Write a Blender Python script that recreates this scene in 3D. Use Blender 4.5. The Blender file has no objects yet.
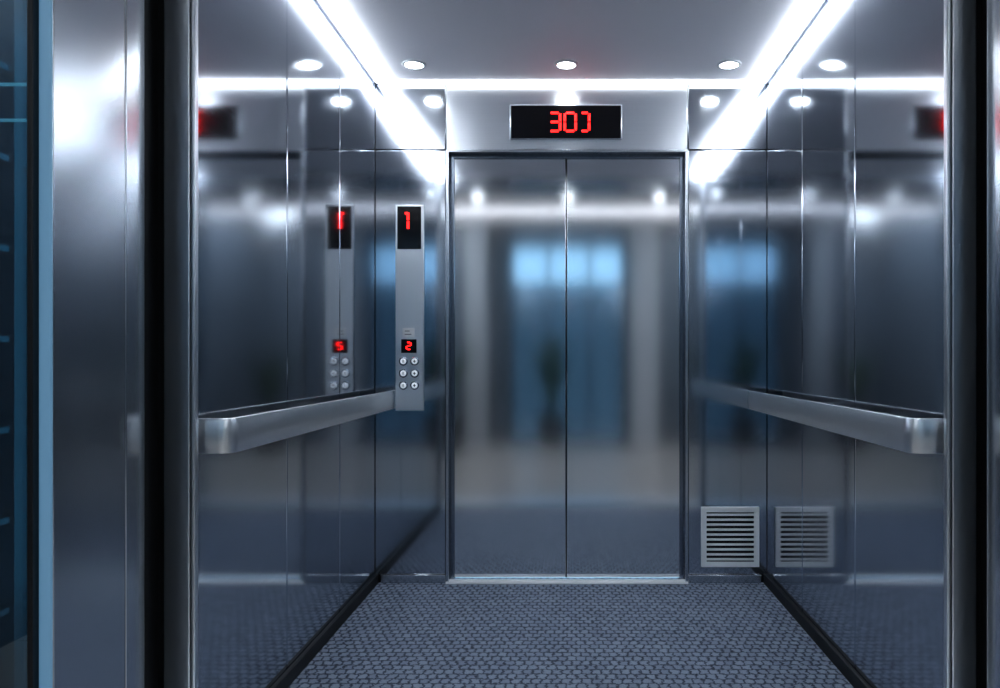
import bpy, bmesh, math
from mathutils import Vector
scene = bpy.context.scene
CAMZ = 1.11
# ------------------------------------------------------------------ materials
def new_mat(name):
    m = bpy.data.materials.new(name); m.use_nodes = True
    nt = m.node_tree
    return m, nt, nt.nodes['Principled BSDF']

def steel(name, col, rough, aniso=0.6, streak_axis='Z', streak=0.05, bump=0.02, tint=0.10):
    m, nt, p = new_mat(name)
    p.inputs['Metallic'].default_value = 1
    p.inputs['Anisotropic'].default_value = aniso
    t = nt.nodes.new('ShaderNodeCombineXYZ'); t.inputs[2].default_value = 1
    nt.links.new(t.outputs[0], p.inputs['Tangent'])
    tc = nt.nodes.new('ShaderNodeTexCoord')
    mp = nt.nodes.new('ShaderNodeMapping')
    mp.inputs['Scale'].default_value = (160, 160, 1.5) if streak_axis == 'Z' else (2.0, 2.0, 200)
    n = nt.nodes.new('ShaderNodeTexNoise'); n.inputs['Scale'].default_value = 1; n.inputs['Detail'].default_value = 3
    nt.links.new(tc.outputs['Object'], mp.inputs[0]); nt.links.new(mp.outputs[0], n.inputs['Vector'])
    big = nt.nodes.new('ShaderNodeTexNoise'); big.inputs['Scale'].default_value = 2.2; big.inputs['Detail'].default_value = 2
    nt.links.new(tc.outputs['Object'], big.inputs['Vector'])
    r = nt.nodes.new('ShaderNodeMapRange'); r.inputs[3].default_value = max(0.01, rough-streak); r.inputs[4].default_value = rough+streak
    nt.links.new(n.outputs[0], r.inputs[0]); nt.links.new(r.outputs[0], p.inputs['Roughness'])
    mx = nt.nodes.new('ShaderNodeMix'); mx.data_type = 'RGBA'
    mx.inputs[6].default_value = (*[c*(1-tint) for c in col], 1); mx.inputs[7].default_value = (*[min(1, c*(1+tint)) for c in col], 1)
    ad = nt.nodes.new('ShaderNodeMath'); ad.operation = 'MULTIPLY_ADD'; ad.inputs[1].default_value = .5
    hb = nt.nodes.new('ShaderNodeMath'); hb.operation = 'MULTIPLY'; hb.inputs[1].default_value = .5
    nt.links.new(big.outputs[0], hb.inputs[0]); nt.links.new(n.outputs[0], ad.inputs[0]); nt.links.new(hb.outputs[0], ad.inputs[2])
    nt.links.new(ad.outputs[0], mx.inputs[0]); nt.links.new(mx.outputs[2], p.inputs['Base Color'])
    if bump:
        b = nt.nodes.new('ShaderNodeBump'); b.inputs['Strength'].default_value = bump; b.inputs['Distance'].default_value = .0005
        nt.links.new(n.outputs[0], b.inputs['Height']); nt.links.new(b.outputs[0], p.inputs['Normal'])
    return m

def plain(name, col, rough=.5, metal=0, noise=.08, scale=30, bump=0, emis=None, es=0):
    m, nt, p = new_mat(name)
    tc = nt.nodes.new('ShaderNodeTexCoord')
    n = nt.nodes.new('ShaderNodeTexNoise'); n.inputs['Scale'].default_value = scale; n.inputs['Detail'].default_value = 4
    nt.links.new(tc.outputs['Object'], n.inputs['Vector'])
    mx = nt.nodes.new('ShaderNodeMix'); mx.data_type = 'RGBA'
    mx.inputs[6].default_value = (*[c*(1-noise) for c in col], 1); mx.inputs[7].default_value = (*[min(1, c*(1+noise)) for c in col], 1)
    nt.links.new(n.outputs[0], mx.inputs[0]); nt.links.new(mx.outputs[2], p.inputs['Base Color'])
    p.inputs['Roughness'].default_value = rough; p.inputs['Metallic'].default_value = metal
    if bump:
        b = nt.nodes.new('ShaderNodeBump'); b.inputs['Strength'].default_value = bump; b.inputs['Distance'].default_value = .002
        nt.links.new(n.outputs[0], b.inputs['Height']); nt.links.new(b.outputs[0], p.inputs['Normal'])
    if emis:
        p.inputs['Emission Color'].default_value = (*emis, 1); p.inputs['Emission Strength'].default_value = es
    return m

WALL = steel('polished_steel', (.545, .585, .64), .082, .55, 'X', .015, 0, .05)
BACK = steel('rear_panel_steel', (.56, .595, .645), .09, .5, 'X', .015, 0, .05)
HEAD = steel('header_steel', (.84, .86, .89), .30, .4, 'X', .03, .006)
HEADC = steel('header_corner_steel', (.50, .53, .57), .13, .2, 'X', .02, 0)
DOOR = steel('door_steel', (.74, .765, .80), .095, .5, 'X', .012, 0, .04)
BRUSH = steel('brushed_steel', (.60, .635, .68), .17, .75, 'Z', .02, .008, .05)
POST = steel('post_steel', (.74, .77, .81), .34, .3, 'Z', .04, .01, .05)
PLATE = steel('plate_steel', (.76, .78, .81), .36, .3, 'Z', .04, .01, .05)
RAIL = steel('rail_steel', (.94, .95, .97), .34, .2, 'X', .04, .01, .04)
TRIM = steel('trim_steel', (.62, .65, .69), .22, .3, 'Z', .03, .01)
FRAME = steel('dark_frame_steel', (.22, .25, .30), .2, .3, 'Z', .03, .01)
BLACK = plain('rubber_and_gap_black', (.012, .013, .015), .45)  # rubber parts, also the black filling added in the entrance gap
BASE = plain('black_skirting', (.008, .009, .011), .5)
GAP = plain('seam_dark', (.02, .02, .024), .6)  # dark backing behind panel gaps, also label and button marks
CEIL = plain('ceiling_paint', (.90, .90, .95), .6, 0, .015, 6)
LED = plain('led_diffuser', (.9, .9, .9), .4, 0, 0, 5, 0, (.88, .94, 1.0), 13)
LED2 = plain('led_diffuser_rear', (.9, .9, .9), .4, 0, 0, 5, 0, (.90, .95, 1.0), 2.6)
FILL = plain('lobby_fill_diffuser', (.9, .9, .9), .4, 0, 0, 5, 0, (.84, .93, 1.0), 7)  # emission of the fill panels added in the lobby
STRIP = plain('lobby_strip_diffuser', (.9, .9, .9), .4, 0, 0, 5, 0, (.95, .96, 1.0), 5)
TUBE = plain('tube_diffuser', (.9, .9, .9), .4, 0, 0, 5, 0, (.7, .85, 1.0), .8)
EDGE = plain('edge_glow_blue', (.25, .36, .46), .3, 0, 0, 5, 0, (.14, .36, .58), .22)  # blue glow put into the trim colour; no lamp here
SPOT = plain('downlight_lens', (.9, .9, .9), .4, 0, 0, 5, 0, (.90, .96, 1.0), 25)
SPOTL = plain('lobby_downlight_lens', (.9, .9, .9), .4, 0, 0, 5, 0, (.90, .96, 1.0), 12)
SPOTRING = plain('downlight_ring', (.75, .77, .8), .3, .3)
SCREEN = plain('display_glass', (.006, .006, .008), .12)
RED = plain('red_segments', (.6, .01, .01), .4, 0, 0, 5, 0, (1, .012, .01), 3.4)
REDW = plain('button_glow', (.8, .8, .82), .4, 0, 0, 5, 0, (.8, .9, 1), .25)
VENT = plain('vent_enamel', (.97, .98, .98), .4, 0, .02)
LABEL = plain('label_white', (.85, .85, .85), .4)
LWALL = plain('lobby_wall_stone', (.21, .245, .29), .35, 0, .25, 4)
LCOL = plain('lobby_column_plaster', (.64, .66, .69), .5, 0, .1, 6)
LCEIL = plain('lobby_ceiling_paint', (.6, .6, .62), .6)
LEAF = plain('leaf_green', (.03, .08, .035), .4, 0, .4, 20)
POT = plain('pot_ceramic', (.05, .05, .055), .3)
SOIL = plain('soil', (.03, .02, .015), .9, 0, .4, 60)
SILL = plain('sill_aluminium', (.94, .95, .96), .5, .1, .03)

def carpet():
    m, nt, p = new_mat('woven_carpet')
    tc = nt.nodes.new('ShaderNodeTexCoord')
    br = nt.nodes.new('ShaderNodeTexBrick'); br.offset = .5
    br.inputs['Scale'].default_value = 1
    br.inputs['Brick Width'].default_value = .035; br.inputs['Row Height'].default_value = .042
    br.inputs['Mortar Size'].default_value = .0070; br.inputs['Mortar Smooth'].default_value = 1
    br.inputs['Color1'].default_value = (.25, .30, .385, 1); br.inputs['Color2'].default_value = (.32, .375, .465, 1)
    br.inputs['Mortar'].default_value = (.048, .063, .093, 1)
    dn = nt.nodes.new('ShaderNodeTexNoise'); dn.inputs['Scale'].default_value = 55; dn.inputs['Detail'].default_value = 2
    nt.links.new(tc.outputs['Object'], dn.inputs['Vector'])
    va = nt.nodes.new('ShaderNodeVectorMath'); va.operation = 'MULTIPLY_ADD'
    va.inputs[1].default_value = (.030, .030, .030)
    nt.links.new(dn.outputs['Color'], va.inputs[0]); nt.links.new(tc.outputs['Object'], va.inputs[2])
    nt.links.new(va.outputs[0], br.inputs['Vector'])
    f = nt.nodes.new('ShaderNodeTexNoise'); f.inputs['Scale'].default_value = 260; f.inputs['Detail'].default_value = 3
    nt.links.new(tc.outputs['Object'], f.inputs['Vector'])
    mr = nt.nodes.new('ShaderNodeMapRange'); mr.inputs[3].default_value = .4; mr.inputs[4].default_value = 1.55
    nt.links.new(f.outputs[0], mr.inputs[0])
    mu = nt.nodes.new('ShaderNodeVectorMath'); mu.operation = 'SCALE'
    nt.links.new(br.outputs['Color'], mu.inputs[0]); nt.links.new(mr.outputs[0], mu.inputs['Scale'])
    nt.links.new(mu.outputs[0], p.inputs['Base Color'])
    p.inputs['Roughness'].default_value = .8
    b = nt.nodes.new('ShaderNodeBump'); b.inputs['Strength'].default_value = .8; b.inputs['Distance'].default_value = .006; b.invert = True
    nt.links.new(br.outputs['Fac'], b.inputs['Height']); nt.links.new(b.outputs[0], p.inputs['Normal'])
    return m
CARPET = carpet()

def tiles():
    m, nt, p = new_mat('lobby_stone_tile')
    tc = nt.nodes.new('ShaderNodeTexCoord')
    br = nt.nodes.new('ShaderNodeTexBrick'); br.offset = 0
    br.inputs['Scale'].default_value = 1
    br.inputs['Brick Width'].default_value = .6; br.inputs['Row Height'].default_value = .6; br.inputs['Mortar Size'].default_value = .003
    br.inputs['Color1'].default_value = (.56, .51, .47, 1); br.inputs['Color2'].default_value = (.60, .55, .51, 1)
    br.inputs['Mortar'].default_value = (.1, .1, .1, 1)
    nt.links.new(tc.outputs['Object'], br.inputs['Vector']); nt.links.new(br.outputs['Color'], p.inputs['Base Color'])
    p.inputs['Roughness'].default_value = .3
    return m
TILE = tiles()

def glass(name, tint, gloss_fac, rough=.02):
    m = bpy.data.materials.new(name); m.use_nodes = True; nt = m.node_tree
    nt.nodes.clear()
    o = nt.nodes.new('ShaderNodeOutputMaterial'); mx = nt.nodes.new('ShaderNodeMixShader')
    t = nt.nodes.new('ShaderNodeBsdfTransparent'); t.inputs[0].default_value = (*tint, 1)
    g = nt.nodes.new('ShaderNodeBsdfGlossy'); g.inputs['Roughness'].default_value = rough
    g.inputs['Color'].default_value = (.8, .9, 1, 1)
    lw = nt.nodes.new('ShaderNodeLayerWeight'); lw.inputs[0].default_value = .3
    ma = nt.nodes.new('ShaderNodeMath'); ma.operation = 'MULTIPLY_ADD'; ma.inputs[1].default_value = .5; ma.inputs[2].default_value = gloss_fac
    ma.use_clamp = True
    nt.links.new(lw.outputs['Fresnel'], ma.inputs[0]); nt.links.new(ma.outputs[0], mx.inputs[0])
    nt.links.new(t.outputs[0], mx.inputs[1]); nt.links.new(g.outputs[0], mx.inputs[2]); nt.links.new(mx.outputs[0], o.inputs[0])
    return m
GL_CLEAR = glass('clear_glass', (.85, .93, 1), .05)
GL_DIM = glass('tinted_glass', (.27, .32, .36), .06)
GL_TEAL = glass('teal_glass', (.22, .42, .47), .14)

# ------------------------------------------------------------------ builder
class B:
    def __init__(s, name):
        s.name = name; s.bm = bmesh.new(); s.mats = []
    def mi(s, mat):
        if mat not in s.mats: s.mats.append(mat)
        return s.mats.index(mat)
    def box(s, x0, x1, y0, y1, z0, z1, mat):
        i = s.mi(mat)
        v = [s.bm.verts.new(c) for c in ((x0,y0,z0),(x1,y0,z0),(x1,y1,z0),(x0,y1,z0),(x0,y0,z1),(x1,y0,z1),(x1,y1,z1),(x0,y1,z1))]
        for q in ((0,3,2,1),(4,5,6,7),(0,1,5,4),(1,2,6,5),(2,3,7,6),(3,0,4,7)):
            f = s.bm.faces.new([v[k] for k in q]); f.material_index = i
        return s
    def lathe(s, c, axis, prof, mat, n=32, smooth=True):
        i = s.mi(mat); rings = []
        ax = {'x': Vector((1,0,0)), 'y': Vector((0,1,0)), 'z': Vector((0,0,1))}[axis]
        u = Vector((0,1,0)) if axis == 'x' else Vector((1,0,0)); w = ax.cross(u)
        for r, o in prof:
            rings.append([s.bm.verts.new(Vector(c)+ax*o+u*(r*math.cos(2*math.pi*k/n))+w*(r*math.sin(2*math.pi*k/n))) for k in range(n)])
        for a, b in zip(rings, rings[1:]):
            for k in range(n):
                f = s.bm.faces.new((a[k], a[(k+1)%n], b[(k+1)%n], b[k])); f.material_index = i; f.smooth = smooth
        for rr in (rings[0], rings[-1]):
            f = s.bm.faces.new(rr); f.material_index = i
        return s
    def ribbon(s, path, th, z0, z1, mat, out=1):
        """flat bar swept along path; the outer face is slightly crowned"""
        i = s.mi(mat); P = [Vector((a, b, 0)) for a, b in path]; secs = []; H_ = z1-z0
        prof = [(-out, z0), (-out, z1)] + [(out*(1+.9*math.sin(math.pi*t)), z1-H_*t) for t in (0, .08, .25, .5, .75, .92, 1)]
        for k, p in enumerate(P):
            d = (P[min(k+1, len(P)-1)]-P[max(k-1, 0)]).normalized(); n = Vector((-d.y, d.x, 0))*th/2
            secs.append([s.bm.verts.new(p+n*a+Vector((0, 0, z))) for a, z in prof])
        N = len(prof)
        for a, b in zip(secs, secs[1:]):
            for k in range(N):
                f = s.bm.faces.new((a[k], a[(k+1)%N], b[(k+1)%N], b[k])); f.material_index = i; f.smooth = True
        for r in (secs[0], secs[-1]):
            f = s.bm.faces.new(r); f.material_index = i
        return s
    def done(s, bevel=0, parent=None, seg=2):
        bmesh.ops.recalc_face_normals(s.bm, faces=s.bm.faces)
        me = bpy.data.meshes.new(s.name); s.bm.to_mesh(me); s.bm.free()
        for m in s.mats: me.materials.append(m)
        o = bpy.data.objects.new(s.name, me); scene.collection.objects.link(o)
        if bevel:
            b = o.modifiers.new('bevel', 'BEVEL'); b.width = bevel; b.segments = seg; b.limit_method = 'ANGLE'; b.angle_limit = math.radians(50)
        try: me.set_sharp_from_angle(angle=math.radians(40))
        except Exception: pass
        if parent: o.parent = parent
        return o
def empty(name, loc=(0, 0, 0)):
    e = bpy.data.objects.new(name, None); scene.collection.objects.link(e); e.empty_display_size = .1
    return e

W = .975; YB = 4.0; H = 2.493; YF = 2.07
g = .002
# ------------------------------------------------------------------ cabin side walls
def sidewall(name, sgn):
    b = B(name)
    def bx(a0, a1, *r):
        b.box(min(sgn*a0, sgn*a1), max(sgn*a0, sgn*a1), *r)
    bx(W+.012, W+.03, YF, YB+.1, 0, H, GAP)
    ys = [YF+.001, 2.76, 3.39, YB-.004]
    for a, c in zip(ys, ys[1:]):
        bx(W, W+.013, a+g, c-g, .0, H, WALL)
    return b.done(.0045)
sidewall('wall_left', -1); sidewall('wall_right', 1)

# back wall
DL, DR, DT = -.622, .582, 2.155
b = B('wall_back')
b.box(-W-.03, DL, YB+.013, YB+.03, 0, H, GAP); b.box(DR, W+.03, YB+.013, YB+.03, 0, H, GAP); b.box(DL, DR, YB+.013, YB+.03, DT, H, GAP)
b.box(-W, DL-g, YB, YB+.014, .045, DT-g, BACK); b.box(DR+g, W, YB, YB+.014, .045, DT-g, BACK)
b.box(-W, DL-g, YB, YB+.014, DT+g, H, HEADC); b.box(DR+g, W, YB, YB+.014, DT+g, H, HEADC)
b.box(DL+g, DR-g, YB, YB+.014, DT+g, H, HEAD)
b.done(.003)
b = B('baseboard_back')
b.box(-W+.03, DL-.001, YB-.008, YB+.012, 0, .043, TRIM); b.box(DR+.001, W-.03, YB-.008, YB+.012, 0, .043, TRIM)
b.done(.002)
B('baseboard_left').box(-W, -W+.018, YF+.05, YB, 0, .05, BASE).done(.003)
B('baseboard_right').box(W-.018, W, YF+.05, YB, 0, .05, BASE).done(.003)

# door set: frame + two sliding leaves
e = empty('elevator_door')
b = B('door_frame')
b.box(DL, DL+.014, YB-.006, YB+.10, 0, DT, TRIM); b.box(DR-.014, DR, YB-.006, YB+.10, 0, DT, TRIM)
b.box(DL+.014, DL+.034, YB+.045, YB+.10, 0, DT-.012, FRAME); b.box(DR-.034, DR-.014, YB+.045, YB+.10, 0, DT-.012, FRAME)
b.box(DL+.014, DR-.014, YB-.006, YB+.10, DT-.012, DT, TRIM)
b.box(DL+.014, DR-.014, YB+.05, YB+.10, DT-.03, DT-.012, FRAME)
b.done(.0015, e)
MC = -.024; YD = YB+.06
b = B('leaf_1').box(DL+.030, MC-.003, YD, YD+.03, .012, DT-.022, DOOR); b.done(.002, e)
b = B('leaf_2').box(MC+.003, DR-.030, YD, YD+.03, .012, DT-.022, DOOR); b.done(.002, e)
B('meeting_seal').box(MC-.004, MC+.004, YD+.001, YD+.028, .012, DT-.03, BLACK).done(0, e)
b = B('trim_1')   # sill
b.box(DL+.001, DR-.001, YB-.02, YB+.043, -.01, .008, SILL)
for k in range(2): b.box(DL+.01, DR-.01, YB+.002+k*.014, YB+.006+k*.014, .008, .0105, SILL)
b.done(.0008)

# ------------------------------------------------------------------ floor / ceiling
B('floor').box(-W-.03, W+.03, 1.98, YB+.1, -.06, 0, CARPET).done()
b = B('ceiling')
b.box(-W-.03, W+.03, YF, YB+.1, H+.0, H+.05, CEIL)
b.box(-W+.092, W-.092, YF+.02, YB-.05, H-.006, H, CEIL)
b.done(.002)
e = empty('led_strip_light')
for i, s in enumerate((-1, 1)):
    B('side_diffuser_%d' % (i+1)).box(min(s*.902, s*.942), max(s*.902, s*.942), YF+.03, YB-.012, H-.028, H-.001, LED).done(.004, e)
    B('side_profile_%d' % (i+1)).box(min(s*.957, s*.968), max(s*.957, s*.968), YF+.03, YB-.012, H-.013, H-.001, CEIL).done(.001, e)
B('rear_diffuser').box(-.887, .887, YB-.040, YB-.018, H-.020, H-.001, LED2).done(.002, e)
def downlight(x, y, z, r=.042, lens=None):
    b = B('recessed_downlight')
    b.lathe((x, y, z), 'z', [(r+.014, 0), (r+.014, -.004), (r+.010, -.007), (r, -.007), (r, -.002)], SPOTRING)
    b.lathe((x, y, z), 'z', [(r-.001, -.003), (r-.001, -.005), (r-.006, -.0065)], lens or SPOT)
    b.done()
for x in (-.73, -.022, .735): downlight(x, 3.74, H-.006)

# ------------------------------------------------------------------ handrails
def rail(sgn):
    b = B('handrail')
    X = .893; r = .03; pts = [(sgn*(W-.001), YF+.035), (sgn*(X+r), YF+.035)]
    for k in range(1, 9):
        a = math.pi/2*k/8
        pts.append((sgn*(X+r-r*math.sin(a)), YF+.035+r-r*math.cos(a)))
    pts.append((sgn*X, YB-.003))
    b.ribbon(pts, .014, .865, .957, RAIL, out=sgn)
    for y in (2.75, 3.4):
        b.box(min(sgn*(X+.007), sgn*W), max(sgn*(X+.007), sgn*W), y-.012, y+.012, .895, .925, RAIL)
    return b.done(.0015)
rail(-1); rail(1)

# ------------------------------------------------------------------ seven segment
def digit(b, x, z, w, h, t, segs, y, mat, slant=.08):
    def hb(zc): b.box(x-w/2+t*.6, x+w/2-t*.6, y-.0015, y, zc-t/2, zc+t/2, mat)
    def vb(xc, z0, z1): b.box(xc-t/2, xc+t/2, y-.0015, y, z0+t*.25, z1-t*.25, mat)
    if 'a' in segs: hb(z+h/2)
    if 'g' in segs: hb(z)
    if 'd' in segs: hb(z-h/2)
    if 'b' in segs: vb(x+w/2, z, z+h/2)
    if 'c' in segs: vb(x+w/2, z-h/2, z)
    if 'f' in segs: vb(x-w/2, z, z+h/2)
    if 'e' in segs: vb(x-w/2, z-h/2, z)
e = empty('floor_indicator_display')
B('bezel').box(-.303, .253, YB-.010, YB-.0002, 2.204, 2.378, TRIM).done(.003, e)
B('screen').box(-.297, .247, YB-.0135, YB-.006, 2.210, 2.372, SCREEN).done(.002, e)
b = B('digits')
for x, s in ((-.081, 'abcdg'), (-.004, 'abcdef'), (.068, 'abcd')):
    digit(b, x, 2.290, .054 if s != 'abcd' else .044, .090, .012, s, YB-.014, RED)
b.done(.001, e)

# control panel
e = empty('elevator_control_panel')
PX0, PX1 = -.871, -.731
B('face_plate').box(PX0, PX1, YB-.012, YB-.0002, .858, 1.880, PLATE).done(.002, e)
B('upper_screen').box(PX0+.010, PX1-.012, YB-.0165, YB-.008, 1.66, 1.872, SCREEN).done(.002, e)
b = B('upper_digit'); digit(b, -.822, 1.80, .03, .085, .012, 'bc', YB-.017, RED); b.box(-.822, -.808, YB-.0185, YB-.017, 1.83, 1.842, RED); b.done(.001, e)
B('label_plate').box(-.836, -.776, YB-.0135, YB-.011, 1.222, 1.268, LABEL).done(.001, e)
b = B('label_marks')
for k in range(2): b.box(-.824, -.792 - .008*(k % 2), YB-.0145, YB-.0135, 1.236+k*.016, 1.239+k*.016, GAP)
b.done(0, e)
B('lower_screen').box(-.842, -.766, YB-.0155, YB-.010, 1.145, 1.213, SCREEN).done(.002, e)
b = B('lower_digit'); digit(b, -.804, 1.180, .022, .034, .006, 'abged', YB-.016, RED); b.done(0, e)
for r_ in range(3):
    for c_ in range(2):
        x = -.831+c_*.056; z = 1.104-r_*.060
        b = B('button_%d' % (r_*2+c_+1))
        b.lathe((x, YB-.012, z), 'y', [(.0215, .002), (.0215, -.006), (.0185, -.009), (.0165, -.009), (.0155, -.005)], FRAME)
        b.lathe((x, YB-.012, z), 'y', [(.0150, 0), (.0150, -.0065), (.012, -.009)], REDW)
        b.box(x-.002, x+.002, YB-.0225, YB-.0205, z-.007, z+.007, GAP)
        if c_: b.box(x-.006, x+.006, YB-.0225, YB-.0205, z-.002, z+.002, GAP)
        b.done(0, e)

# vent
e = empty('ventilation_grille')
vx0, vx1, vz0, vz1 = .647, .935, .082, .380
b = B('frame'); t = .026
b.box(vx0, vx1, YB-.012, YB, vz1-t, vz1, VENT); b.box(vx0, vx1, YB-.012, YB, vz0, vz0+t, VENT)
b.box(vx0, vx0+t, YB-.012, YB, vz0+t, vz1-t, VENT); b.box(vx1-t, vx1, YB-.012, YB, vz0+t, vz1-t, VENT)
b.done(.002, e)
B('dark_cavity').box(vx0+t, vx1-t, YB-.003, YB-.0005, vz0+t, vz1-t, BLACK).done(0, e)
b = B('louvres'); n = 10; hh = (vz1-vz0-2*t)/n
for k in range(n):
    z = vz0+t+hh*(k+.5)
    b.box(vx0+t, vx1-t, YB-.011, YB-.003, z-.0055, z+.0055, VENT)
b.done(.001, e)

# ------------------------------------------------------------------ entrance: cabin posts, gap, hall jambs
for nm, s, x1, yr, XR in (('entrance_jamb', -1, 1.04, 1.944, 1.03), ('entrance_jamb', 1, 1.035, 1.975, 1.02)):
    e = empty(nm)
    def bx(name, a0, a1, y0, y1, mat, bev=.002):
        B(name).box(min(s*a0, s*a1), max(s*a0, s*a1), y0, y1, 0, 2.45, mat).done(bev, e)
    bx('cabin_post', .958, .970, YF-.022, YF, POST, .004); bx('cabin_post_face', .972, x1, YF-.02, YF, POST, .004)
    bx('cabin_post_core', .962, x1-.004, YF-.012, YF-.001, GAP, 0)
    bx('gap_blackout_face', x1-.002, 1.09, YF-.006, YF+.02, BLACK, 0)  # black sheet standing in for the darkness of the gap
    bx('gap_blackout_side', XR+.03, 1.09, 1.61, YF-.007, BLACK, 0)  # black side sheet added to keep light from leaking into the gap
    bx('reveal_inner', XR, XR+.03, 1.862, yr, BRUSH, .003); bx('reveal_outer', XR, XR+.03, 1.60, 1.858, BRUSH, .003)
    bx('reveal_core', XR+.006, XR+.028, 1.61, yr-.01, GAP, 0)
    bx('edge_trim_glow', XR-.001, XR+.024, 1.590, 1.5985, EDGE, .003)  # trim glows by itself in place of reflected lobby light
b = B('trim_2')  # header over entrance
b.box(-1.09, 1.09, 1.60, YF+.02, 2.452, H+.05, BRUSH); b.done(.002)
b = B('trim_3'); b.box(-1.09, 1.09, 1.60, 1.978, -.03, .004, RAIL); b.done(.001)

# ------------------------------------------------------------------ lobby
B('lobby_floor').box(-2.2, 2.2, -2.7, 1.598, -.06, 0, TILE).done()
LH = 2.95
b = B('lobby_ceiling'); b.box(-2.2, 2.2, -2.7, .55, LH, LH+.05, LCEIL); b.box(-2.2, 2.2, .55, 1.6, H, H+.05, LCEIL); b.box(-2.2, 2.2, .55, .6, H+.05, LH+.05, LCEIL)
b.done()
for x in (-.79, -.022, .745): downlight(x, 1.33, H, .045, SPOTL)
for x in (-1.2, 0, 1.2): downlight(x, -.9, LH, .05)
B('lobby_strip_light').box(-1.5, 1.5, .66, .70, H-.012, H-.0005, STRIP).done(.002)
for x in (-1.75, 1.75):
    B('lobby_fill_panel').box(x-.15, x+.15, -2.2, .3, LH-.015, LH-.0005, FILL).done(.003)  # unseen glowing panels added to brighten the lobby and its reflections
b = B('wall_lobby_left'); b.box(-2.25, -2.2, -2.7, 1.6, 0, LH, LWALL); b.done()
b = B('wall_lobby_right'); b.box(2.2, 2.25, -2.7, 1.6, 0, LH, LWALL); b.done()
b = B('wall_front'); b.box(1.09, 2.2, 1.60, 1.66, 0, H, LWALL); b.box(-2.2, 2.2, 1.60, 1.66, H+.05, LH, LWALL); b.done()
e = empty('window_1')
b = B('glazing_frame')
b.box(-1.066, -1.055, 1.575, 1.62, 0, H, BLACK); b.box(-2.2, -2.16, 1.575, 1.62, 0, H, BLACK)
b.box(-2.16, -1.066, 1.575, 1.62, 0, .05, BLACK); b.box(-2.16, -1.066, 1.575, 1.62, H-.05, H, BLACK)
b.done(.002, e)
B('pane').box(-2.16, -1.066, 1.59, 1.60, .05, H-.05, GL_TEAL).done(0, e)
e = empty('window_2')
b = B('mullions')
for k in range(9): b.box(-2.30, -2.24, 1.7, 5.2, .1+k*.36, .125+k*.36, FRAME)
for y in (1.7, 2.6, 3.22, 4.1, 5.1): b.box(-2.31, -2.23, y, y+.05, -.3, 3.2, FRAME)
b.done(0, e)
B('pane').box(-2.275, -2.268, 1.7, 5.2, -.3, 3.2, GL_DIM).done(0, e)
b = B('wall_shaft'); b.box(-2.3, -1.1, 5.2, 5.25, -.3, 3.2, LWALL); b.done()
B('shaft_floor').box(-2.3, -1.1, 1.66, 5.2, -.35, -.3, TILE).done()
B('shaft_ceiling').box(-2.3, -1.1, 1.66, 5.2, 3.2, 3.25, LCEIL).done()
e = empty('tube_light')
for k, (y, z) in enumerate(((2.9, 2.10), (3.0, 2.0))):
    B('tube_%d' % (k+1)).box(-2.2, -1.7, y, y+.012, z, z+.012, TUBE).done(.004, e)

# lobby rear wall with glazed door / transom
b = B('wall_lobby_rear')
b.box(-2.2, -.82, -2.75, -2.7, 0, LH, LWALL); b.box(.72, 2.2, -2.75, -2.7, 0, LH, LWALL)
b.box(-.82, .72, -2.75, -2.7, 2.66, LH, LWALL); b.done()
b = B('lobby_column'); b.box(-1.35, -1.08, -2.45, -2.15, 0, LH, LCOL); b.done(.01)
b = B('lobby_column'); b.box(.78, 1.12, -2.45, -2.15, 0, LH, LCOL); b.done(.01)
e = empty('window_3')
b = B('frame')
for x in (-.795, -.30, .25, .695): b.box(x-.025, x+.025, -2.74, -2.69, 0, 2.66, FRAME)
for z in (.02, 2.12, 2.63): b.box(-.82, .72, -2.74, -2.69, z-.02, z+.03, FRAME)
b.done(.003, e)
B('upper_panes').box(-.8, .7, -2.722, -2.716, 2.14, 2.62, GL_CLEAR).done(0, e)
B('lower_panes').box(-.8, .7, -2.722, -2.716, .04, 2.11, GL_DIM).done(0, e)

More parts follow.
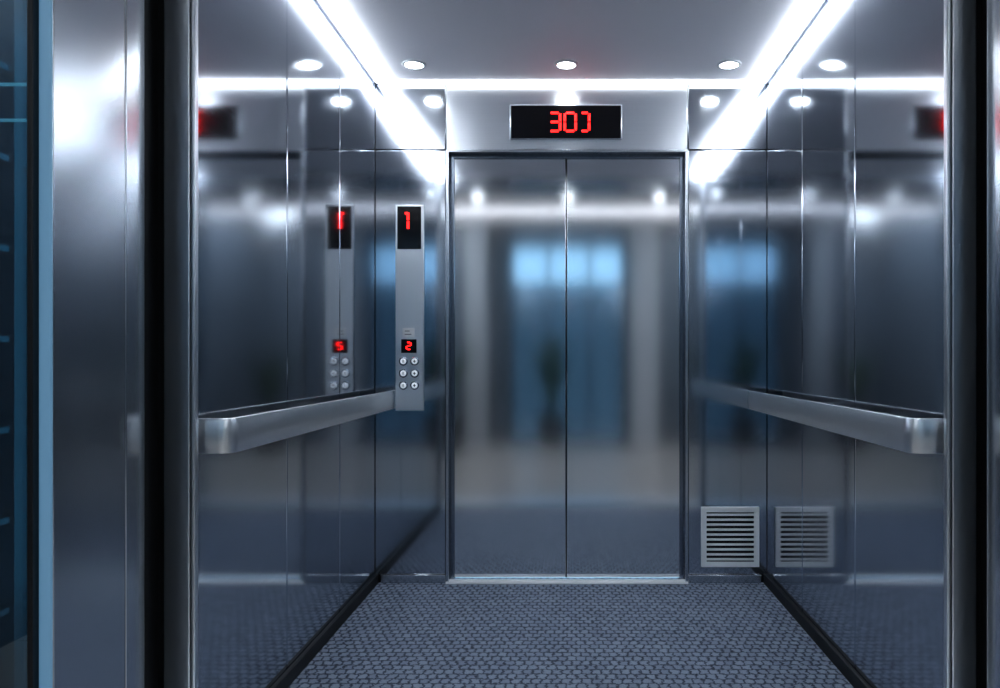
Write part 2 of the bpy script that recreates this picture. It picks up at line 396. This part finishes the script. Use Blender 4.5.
def plant(x, y, n, h, seed):
    import random
    R = random.Random(seed)
    b = B('potted_plant')
    b.lathe((x, y, 0), 'z', [(.13, .0), (.15, .05), (.18, .38), (.19, .40), (.17, .40), (.165, .36)], POT)
    b.lathe((x, y, 0), 'z', [(.16, .33), (.16, .365)], SOIL)
    i = b.mi(LEAF)
    for k in range(n):
        a = R.uniform(0, 6.28); L = h*R.uniform(.6, 1); lean = R.uniform(.1, .55); wd = R.uniform(.02, .04)
        d = Vector((math.cos(a), math.sin(a), 0)); q = Vector((-d.y, d.x, 0)); prev = None
        for s in range(9):
            t = s/8; c = Vector((x, y, .36))+d*(lean*L*t*t+.03*t)+Vector((0, 0, L*(t-.35*lean*t*t)))
            ww = wd*math.sin(math.pi*min(1, .12+t*.88))+.002
            cur = [b.bm.verts.new(c-q*ww), b.bm.verts.new(c+q*ww)]
            if prev:
                f = b.bm.faces.new((prev[0], prev[1], cur[1], cur[0])); f.material_index = i; f.smooth = True
            prev = cur
    return b.done()
plant(-1.5, -1.7, 26, 1.1, 3); plant(-.25, -2.2, 34, 1.2, 5); plant(1.7, -1.6, 26, 1.1, 7)

# ------------------------------------------------------------------ world
w = bpy.data.worlds.new('World'); scene.world = w; w.use_nodes = True
nt = w.node_tree; bg = nt.nodes['Background']
tc = nt.nodes.new('ShaderNodeTexCoord'); sp = nt.nodes.new('ShaderNodeSeparateXYZ'); cr = nt.nodes.new('ShaderNodeValToRGB')
nt.links.new(tc.outputs['Generated'], sp.inputs[0]); nt.links.new(sp.outputs[2], cr.inputs[0])
cr.color_ramp.elements[0].position = 0; cr.color_ramp.elements[0].color = (.24, .37, .46, 1)
cr.color_ramp.elements[1].position = .5; cr.color_ramp.elements[1].color = (.38, .62, .80, 1)
nt.links.new(cr.outputs[0], bg.inputs[0]); bg.inputs[1].default_value = 2.2

# ------------------------------------------------------------------ camera
cam = bpy.data.cameras.new('camera'); co = bpy.data.objects.new('camera', cam); scene.collection.objects.link(co)
co.location = (0, 0, CAMZ); co.rotation_euler = (math.pi/2, 0, 0)
cam.sensor_width = 36; cam.lens = 804/1000*36; cam.shift_x = -.071; cam.shift_y = .016; cam.clip_start = .02
scene.camera = co
scene.view_settings.view_transform = 'Standard'
try: scene.view_settings.look = 'Medium High Contrast'
except Exception: scene.view_settings.look = 'None'
scene.view_settings.exposure = 0.42
